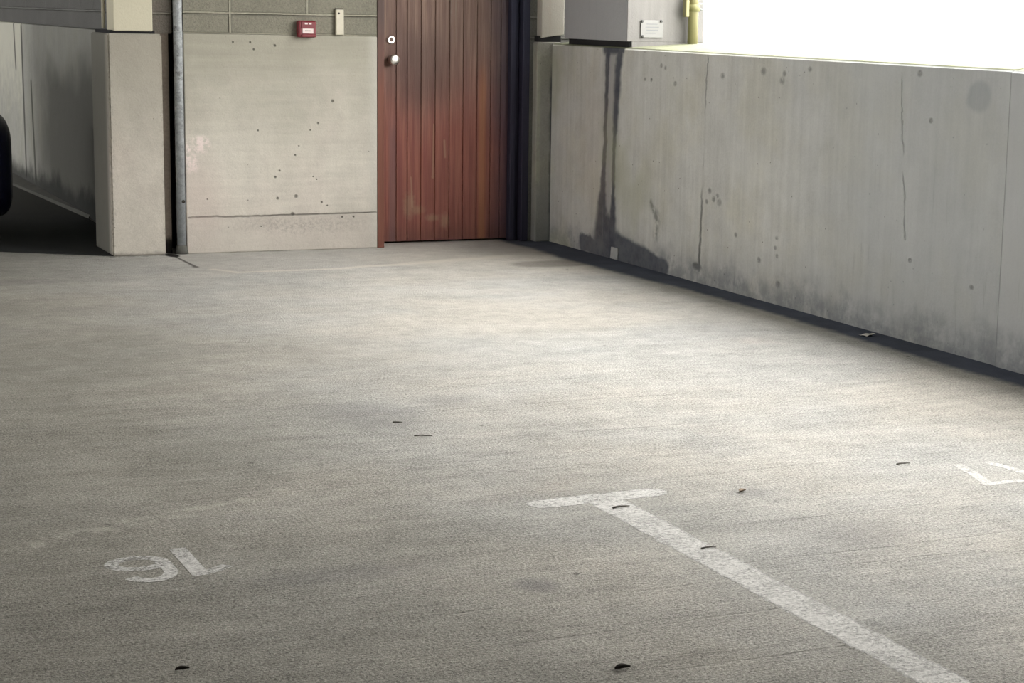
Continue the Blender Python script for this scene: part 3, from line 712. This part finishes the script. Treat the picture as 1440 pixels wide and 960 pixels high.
# ------------------------------------------------------------------ parked car (only its nose reaches into view)
def make_car(nx, cy):
    car = empty('parked_car', (nx, cy, 0)); tag(car, 'dark navy parked car whose nose shows past the pillar', 'car')
    st = [(0.00, .50, .26, .60), (.012, .62, .20, .70), (.03, .68, .17, .735), (.06, .74, .15, .765), (.12, .79, .145, .79), (.3, .83, .145, .82), (.8, .86, .15, .88), (1.25, .87, .15, .95),
          (2.2, .875, .15, .97), (3.3, .87, .15, .97), (3.8, .84, .17, .96), (4.05, .78, .22, .93), (4.15, .66, .32, .82)]
    bm = bmesh.new(); rings = []; N = 28
    for (s, hw, zb, zt) in st:
        zc, hh = (zb + zt) / 2, (zt - zb) / 2; r = []
        for k in range(N):
            a = 2 * math.pi * k / N; e = .38
            cx, sx = math.cos(a), math.sin(a)
            r.append(bm.verts.new((-s, hw * math.copysign(abs(cx) ** e, cx), zc + hh * math.copysign(abs(sx) ** e, sx))))
        rings.append(r)
    for a, b in zip(rings, rings[1:]):
        for k in range(N): bm.faces.new((a[k], a[(k + 1) % N], b[(k + 1) % N], b[k]))
    bm.faces.new(rings[0]); bm.faces.new(rings[-1][::-1])
    body = finish(bm, 'car_body', M_car, car, True)
    def cab(name, secs, mat, grow=0.0):
        bm = bmesh.new(); rings = []
        for (s, hw, zt) in secs:
            rings.append([bm.verts.new(q) for q in ((-s, -.77, .93), (-s, -hw, zt - .05), (-s, -hw + .06, zt - .01), (-s, 0, zt), (-s, hw - .06, zt - .01), (-s, hw, zt - .05), (-s, .77, .93))])
        for a, b in zip(rings, rings[1:]):
            for k in range(7): bm.faces.new((a[k], a[(k + 1) % 7], b[(k + 1) % 7], b[k]))
        bm.faces.new(rings[0]); bm.faces.new(rings[-1][::-1])
        return finish(bm, name, mat, car)
    cab('cabin', ((1.05, .74, .97), (1.80, .63, 1.41), (2.5, .64, 1.44), (3.4, .61, 1.39), (4.0, .70, .97)), M_car)
    def pane(name, quad):
        bm = bmesh.new(); vs = [bm.verts.new(q) for q in quad]; bm.faces.new(vs)
        o = finish(bm, name, M_glass, car)
        md = o.modifiers.new('t', 'SOLIDIFY'); md.thickness = .012; md.offset = 0; return o
    for sd in (-1, 1):
        for (xa, xb, xc, xd) in ((1.30, 1.84, 2.42, 2.42), (2.50, 2.50, 3.32, 3.62)):
            pane('side_window', [(-xa, sd * .775, .965), (-xb, sd * .672, 1.335), (-xc, sd * .672, 1.335), (-xd, sd * .775, .965)])
    pane('windscreen', [(-1.08, -.66, 1.005), (-1.72, -.56, 1.378), (-1.72, .56, 1.378), (-1.08, .66, 1.005)])
    for s in (.82, 3.35):
        for sd in (-1, 1):
            bm = bmesh.new(); n = 32; rr = [(.70, .20), (.70, .29), (.72, .31), (.86, .31), (.882, .29), (.884, .21), (.87, .20)]
            R = [[bm.verts.new((-s + r * math.cos(2 * math.pi * k / n), sd * yy, .312 + r * math.sin(2 * math.pi * k / n))) for k in range(n)] for yy, r in rr]
            for a, b in zip(R, R[1:] + R[:1]):
                for k in range(n): bm.faces.new((a[k], a[(k + 1) % n], b[(k + 1) % n], b[k]))
            w = finish(bm, 'tyre', M_tyre, car, True)
            bm = bmesh.new(); r = bmesh.ops.create_cone(bm, segments=24, radius1=.205, radius2=.19, depth=.02, cap_ends=True, matrix=Matrix.Translation((-s, sd * .873, .312)) @ Matrix.Rotation(math.pi / 2, 4, 'X'))
            for q in range(5):
                a_ = 2 * math.pi * q / 5
                mt = Matrix.Translation((-s, sd * .885, .312)) @ Matrix.Rotation(a_, 4, 'Y') @ Matrix.Translation((.10, 0, 0))
                bmesh.ops.create_cube(bm, size=1.0, matrix=mt @ Matrix.Diagonal((.17, .015, .035, 1)))
            finish(bm, 'rim', M_rim, w)
            bm = bmesh.new(); R = [[bm.verts.new((-s + r * math.cos(math.pi * k / 20), sd * yy, .312 + r * math.sin(math.pi * k / 20))) for k in range(21)] for yy, r in ((.80, .33), (.892, .33), (.892, .37), (.80, .375))]
            for a, b in zip(R, R[1:]):
                for k in range(20): bm.faces.new((a[k], a[k + 1], b[k + 1], b[k]))
            finish(bm, 'wheel_arch', M_tyre, car)
    for sd in (-1, 1):
        bm = bmesh.new(); box(bm, (-.12, sd * .36 - .12, .49), (.003, sd * .36 + .10, .57), .002)
        finish(bm, 'headlamp', M_lamp, car)
        bm = bmesh.new(); box(bm, (-4.16, sd * .64 - .1, .68), (-4.0, sd * .64 + .1, .82), .02); finish(bm, 'rear_lamp', M_redlamp, car)
    bm = bmesh.new(); box(bm, (-.04, -.42, .30), (.004, .42, .44), .01); finish(bm, 'grille', M_tyre, car)
    return car
make_car(-3.112, 1.35)

# ------------------------------------------------------------------ litter on the floor
def leaf(name, x, y, L, W, rz, mat, label, cat, lift=.012):
    bm = bmesh.new(); n = 8; rows = []
    for i in range(n + 1):
        t = i / n; w = W * math.sin(math.pi * min(1, t * .96 + .03)) ** .8 * (1 - .25 * t)
        zz = lift * (math.sin(math.pi * t) * .8 + .25 * math.sin(5 * t)) + .002
        rows.append([bm.verts.new(((t - .5) * L, s * w / 2, max(.001, zz + abs(s) * lift * .9 - (.006 if s == 0 else 0)))) for s in (-1, -.5, 0, .5, 1)])
    for a, b in zip(rows, rows[1:]):
        for k in range(4): bm.faces.new((a[k], a[k + 1], b[k + 1], b[k]))
    o = finish(bm, name, mat, None, True); o.location = (x, y, .0015); o.rotation_euler = (0, 0, rz)
    m_ = o.modifiers.new('t', 'SOLIDIFY'); m_.thickness = .0012
    return tag(o, label, cat)
def twig(x, y, L, rz, label, r=.003):
    bm = bmesh.new()
    tube(bm, [(-L / 2, 0, r), (-L / 6, L * .06, r * 1.3), (L / 6, L * .02, r * 1.2), (L / 2, -L * .05, r)], [r, r * .9, r * .8, r * .5], 8)
    tube(bm, [(-L / 6, L * .06, r * 1.2), (L * .02, L * .16, r * 1.5)], [r * .7, r * .4], 6)
    o = finish(bm, 'twig', M_twig, None, True); o.location = (x, y, .001); o.rotation_euler = (0, 0, rz)
    return tag(o, label, 'twig')
leaf('dry_leaf', -3.109, -7.545, .040, .016, .10, M_leaf, 'black curled leaf on the floor below the bay line', 'leaf', .004)
leaf('dry_leaf', -3.989, -7.20, .032, .010, .1, M_leaf, 'small black leaf on the floor below the painted number 16', 'leaf', .003)
leaf('dry_leaf', -2.07, -6.20, .036, .020, .5, M_leaf2, 'tan dry leaf lying to the right of the T-shaped line end', 'leaf', .003)
twig(-2.710, -4.90, .032, -.3, 'short dark twig in the middle of the floor, farther of two', .003)
twig(-2.700, -5.135, .060, -.35, 'thin dark twig in the middle of the floor, nearer of two', .0025)
twig(-2.497, -6.248, .055, .1, 'dark twig lying on the T-shaped line end', .003)
twig(-1.402, -6.053, .050, .05, 'dark twig on bare floor beside the painted number 17', .0025)
twig(-2.468, -6.733, .045, .05, 'dark twig lying halfway along the painted bay line', .0025)
def scrap(x, y, s, rz, label, flat=True):
    bm = bmesh.new(); n = 5; g = []
    rnd = random.Random(int(s * 1e4) + 3)
    for i in range(n):
        g.append([bm.verts.new(((i / (n - 1) - .5) * s * 1.6, (j / (n - 1) - .5) * s, .002 + rnd.random() * s * .18)) for j in range(n)])
    for i in range(n - 1):
        for j in range(n - 1): bm.faces.new((g[i][j], g[i + 1][j], g[i + 1][j + 1], g[i][j + 1]))
    o = finish(bm, 'paper_scrap', M_paper); o.location = (x, y, .001); o.rotation_euler = (0, 0, rz)
    m_ = o.modifiers.new('t', 'SOLIDIFY'); m_.thickness = .001
    return tag(o, label, 'litter')
scrap(-.095, -3.78, .045, .4, 'flat white paper scrap in the dark gutter')
bm = bmesh.new(); box(bm, (-.014, -.958, .004), (-.001, -.868, .072), .004)
for v in bm.verts:
    if v.co.z > .04: v.co.x += .004 if v.co.x < -.008 else 0
o = finish(bm, 'concrete_chip', simple('pale_concrete_chip', (.42, .43, .43), .9, var=.2, scale=40))
tag(o, 'small pale square block leaning on the stained parapet foot', 'block')

# ------------------------------------------------------------------ light
w = bpy.data.worlds.new('sky'); S.world = w; w.use_nodes = True
nt = w.node_tree; nt.nodes.clear()
tc = nt.nodes.new('ShaderNodeTexCoord'); sep = nt.nodes.new('ShaderNodeSeparateXYZ'); nt.links.new(tc.outputs['Generated'], sep.inputs[0])
rmp = nt.nodes.new('ShaderNodeValToRGB'); mr = nt.nodes.new('ShaderNodeMapRange')
mr.inputs['From Min'].default_value = -1; mr.inputs['From Max'].default_value = 1; nt.links.new(sep.outputs[2], mr.inputs['Value'])
nt.links.new(mr.outputs[0], rmp.inputs[0])
cr = rmp.color_ramp; cr.elements[0].position = .30; cr.elements[0].color = (.30, .30, .29, 1); cr.elements[1].position = .50; cr.elements[1].color = (.62, .605, .58, 1)
e = cr.elements.new(1.0); e.color = (1.15, 1.13, 1.08, 1)
bg = nt.nodes.new('ShaderNodeBackground'); nt.links.new(rmp.outputs[0], bg.inputs[0]); bg.inputs[1].default_value = 15.8
ow = nt.nodes.new('ShaderNodeOutputWorld'); nt.links.new(bg.outputs[0], ow.inputs[0])

def area(name, loc, size, target, energy, color=(1, 1, 1), portal=False):
    l = bpy.data.lights.new(name, 'AREA'); l.shape = 'RECTANGLE'; l.size, l.size_y = size; l.energy = energy; l.color = color
    o = bpy.data.objects.new(name, l); C.objects.link(o); o.location = loc
    dv = Vector(target) - Vector(loc); o.rotation_euler = dv.to_track_quat('-Z', 'Y').to_euler()
    if portal: l.cycles.is_portal = True
    return o
area('opening_portal', (.51, -3.9, 2.05), (7.8, 1.7), (-5, -3.9, 2.05), 1, portal=True)
area('side_portal', (-12.05, 2, 2.05), (20, 1.7), (-5, 2, 2.05), 1, portal=True)

sl = bpy.data.lights.new('added_soft_sun', 'SUN'); sl.energy = 1.5; sl.angle = math.radians(48); sl.color = (1.0, .985, .955)  # added soft sun lamp to brighten the floor near the parapet
so = bpy.data.objects.new('added_soft_sun', sl); C.objects.link(so)
so.rotation_euler = Vector((-.52, .16, -.84)).to_track_quat('-Z', 'Y').to_euler(); so.location = (4, -4, 6)
# ------------------------------------------------------------------ camera
R = [[0.9024355650406933, -0.05865342872917106, 0.4268135731768573], [-0.4302845088910489, -0.1723075007629943, 0.8860955741844101], [0.02157063647816846, -0.9832954288916036, -0.18073407858730997]]
cam = bpy.data.cameras.new('camera'); co = bpy.data.objects.new('camera', cam); C.objects.link(co)
co.matrix_world = Matrix(((R[0][0], -R[0][1], -R[0][2], -4.91), (R[1][0], -R[1][1], -R[1][2], -11.26), (R[2][0], -R[2][1], -R[2][2], 1.4), (0, 0, 0, 1)))
cam.sensor_fit = 'HORIZONTAL'; cam.sensor_width = 36; cam.lens = 2787.744 / 1440 * 36
cam.shift_x = (720 - 877.718) / 1440; cam.shift_y = (533.096 - 480) / 1440
cam.clip_start = .05
S.camera = co
S.view_settings.view_transform = 'Standard'; S.view_settings.look = 'None'; S.view_settings.exposure = 0.0
S.cycles.use_denoising = True
S.cycles.max_bounces = 4; S.cycles.diffuse_bounces = 3; S.cycles.glossy_bounces = 2
S.cycles.use_adaptive_sampling = True; S.cycles.adaptive_threshold = .10; S.cycles.adaptive_min_samples = 20
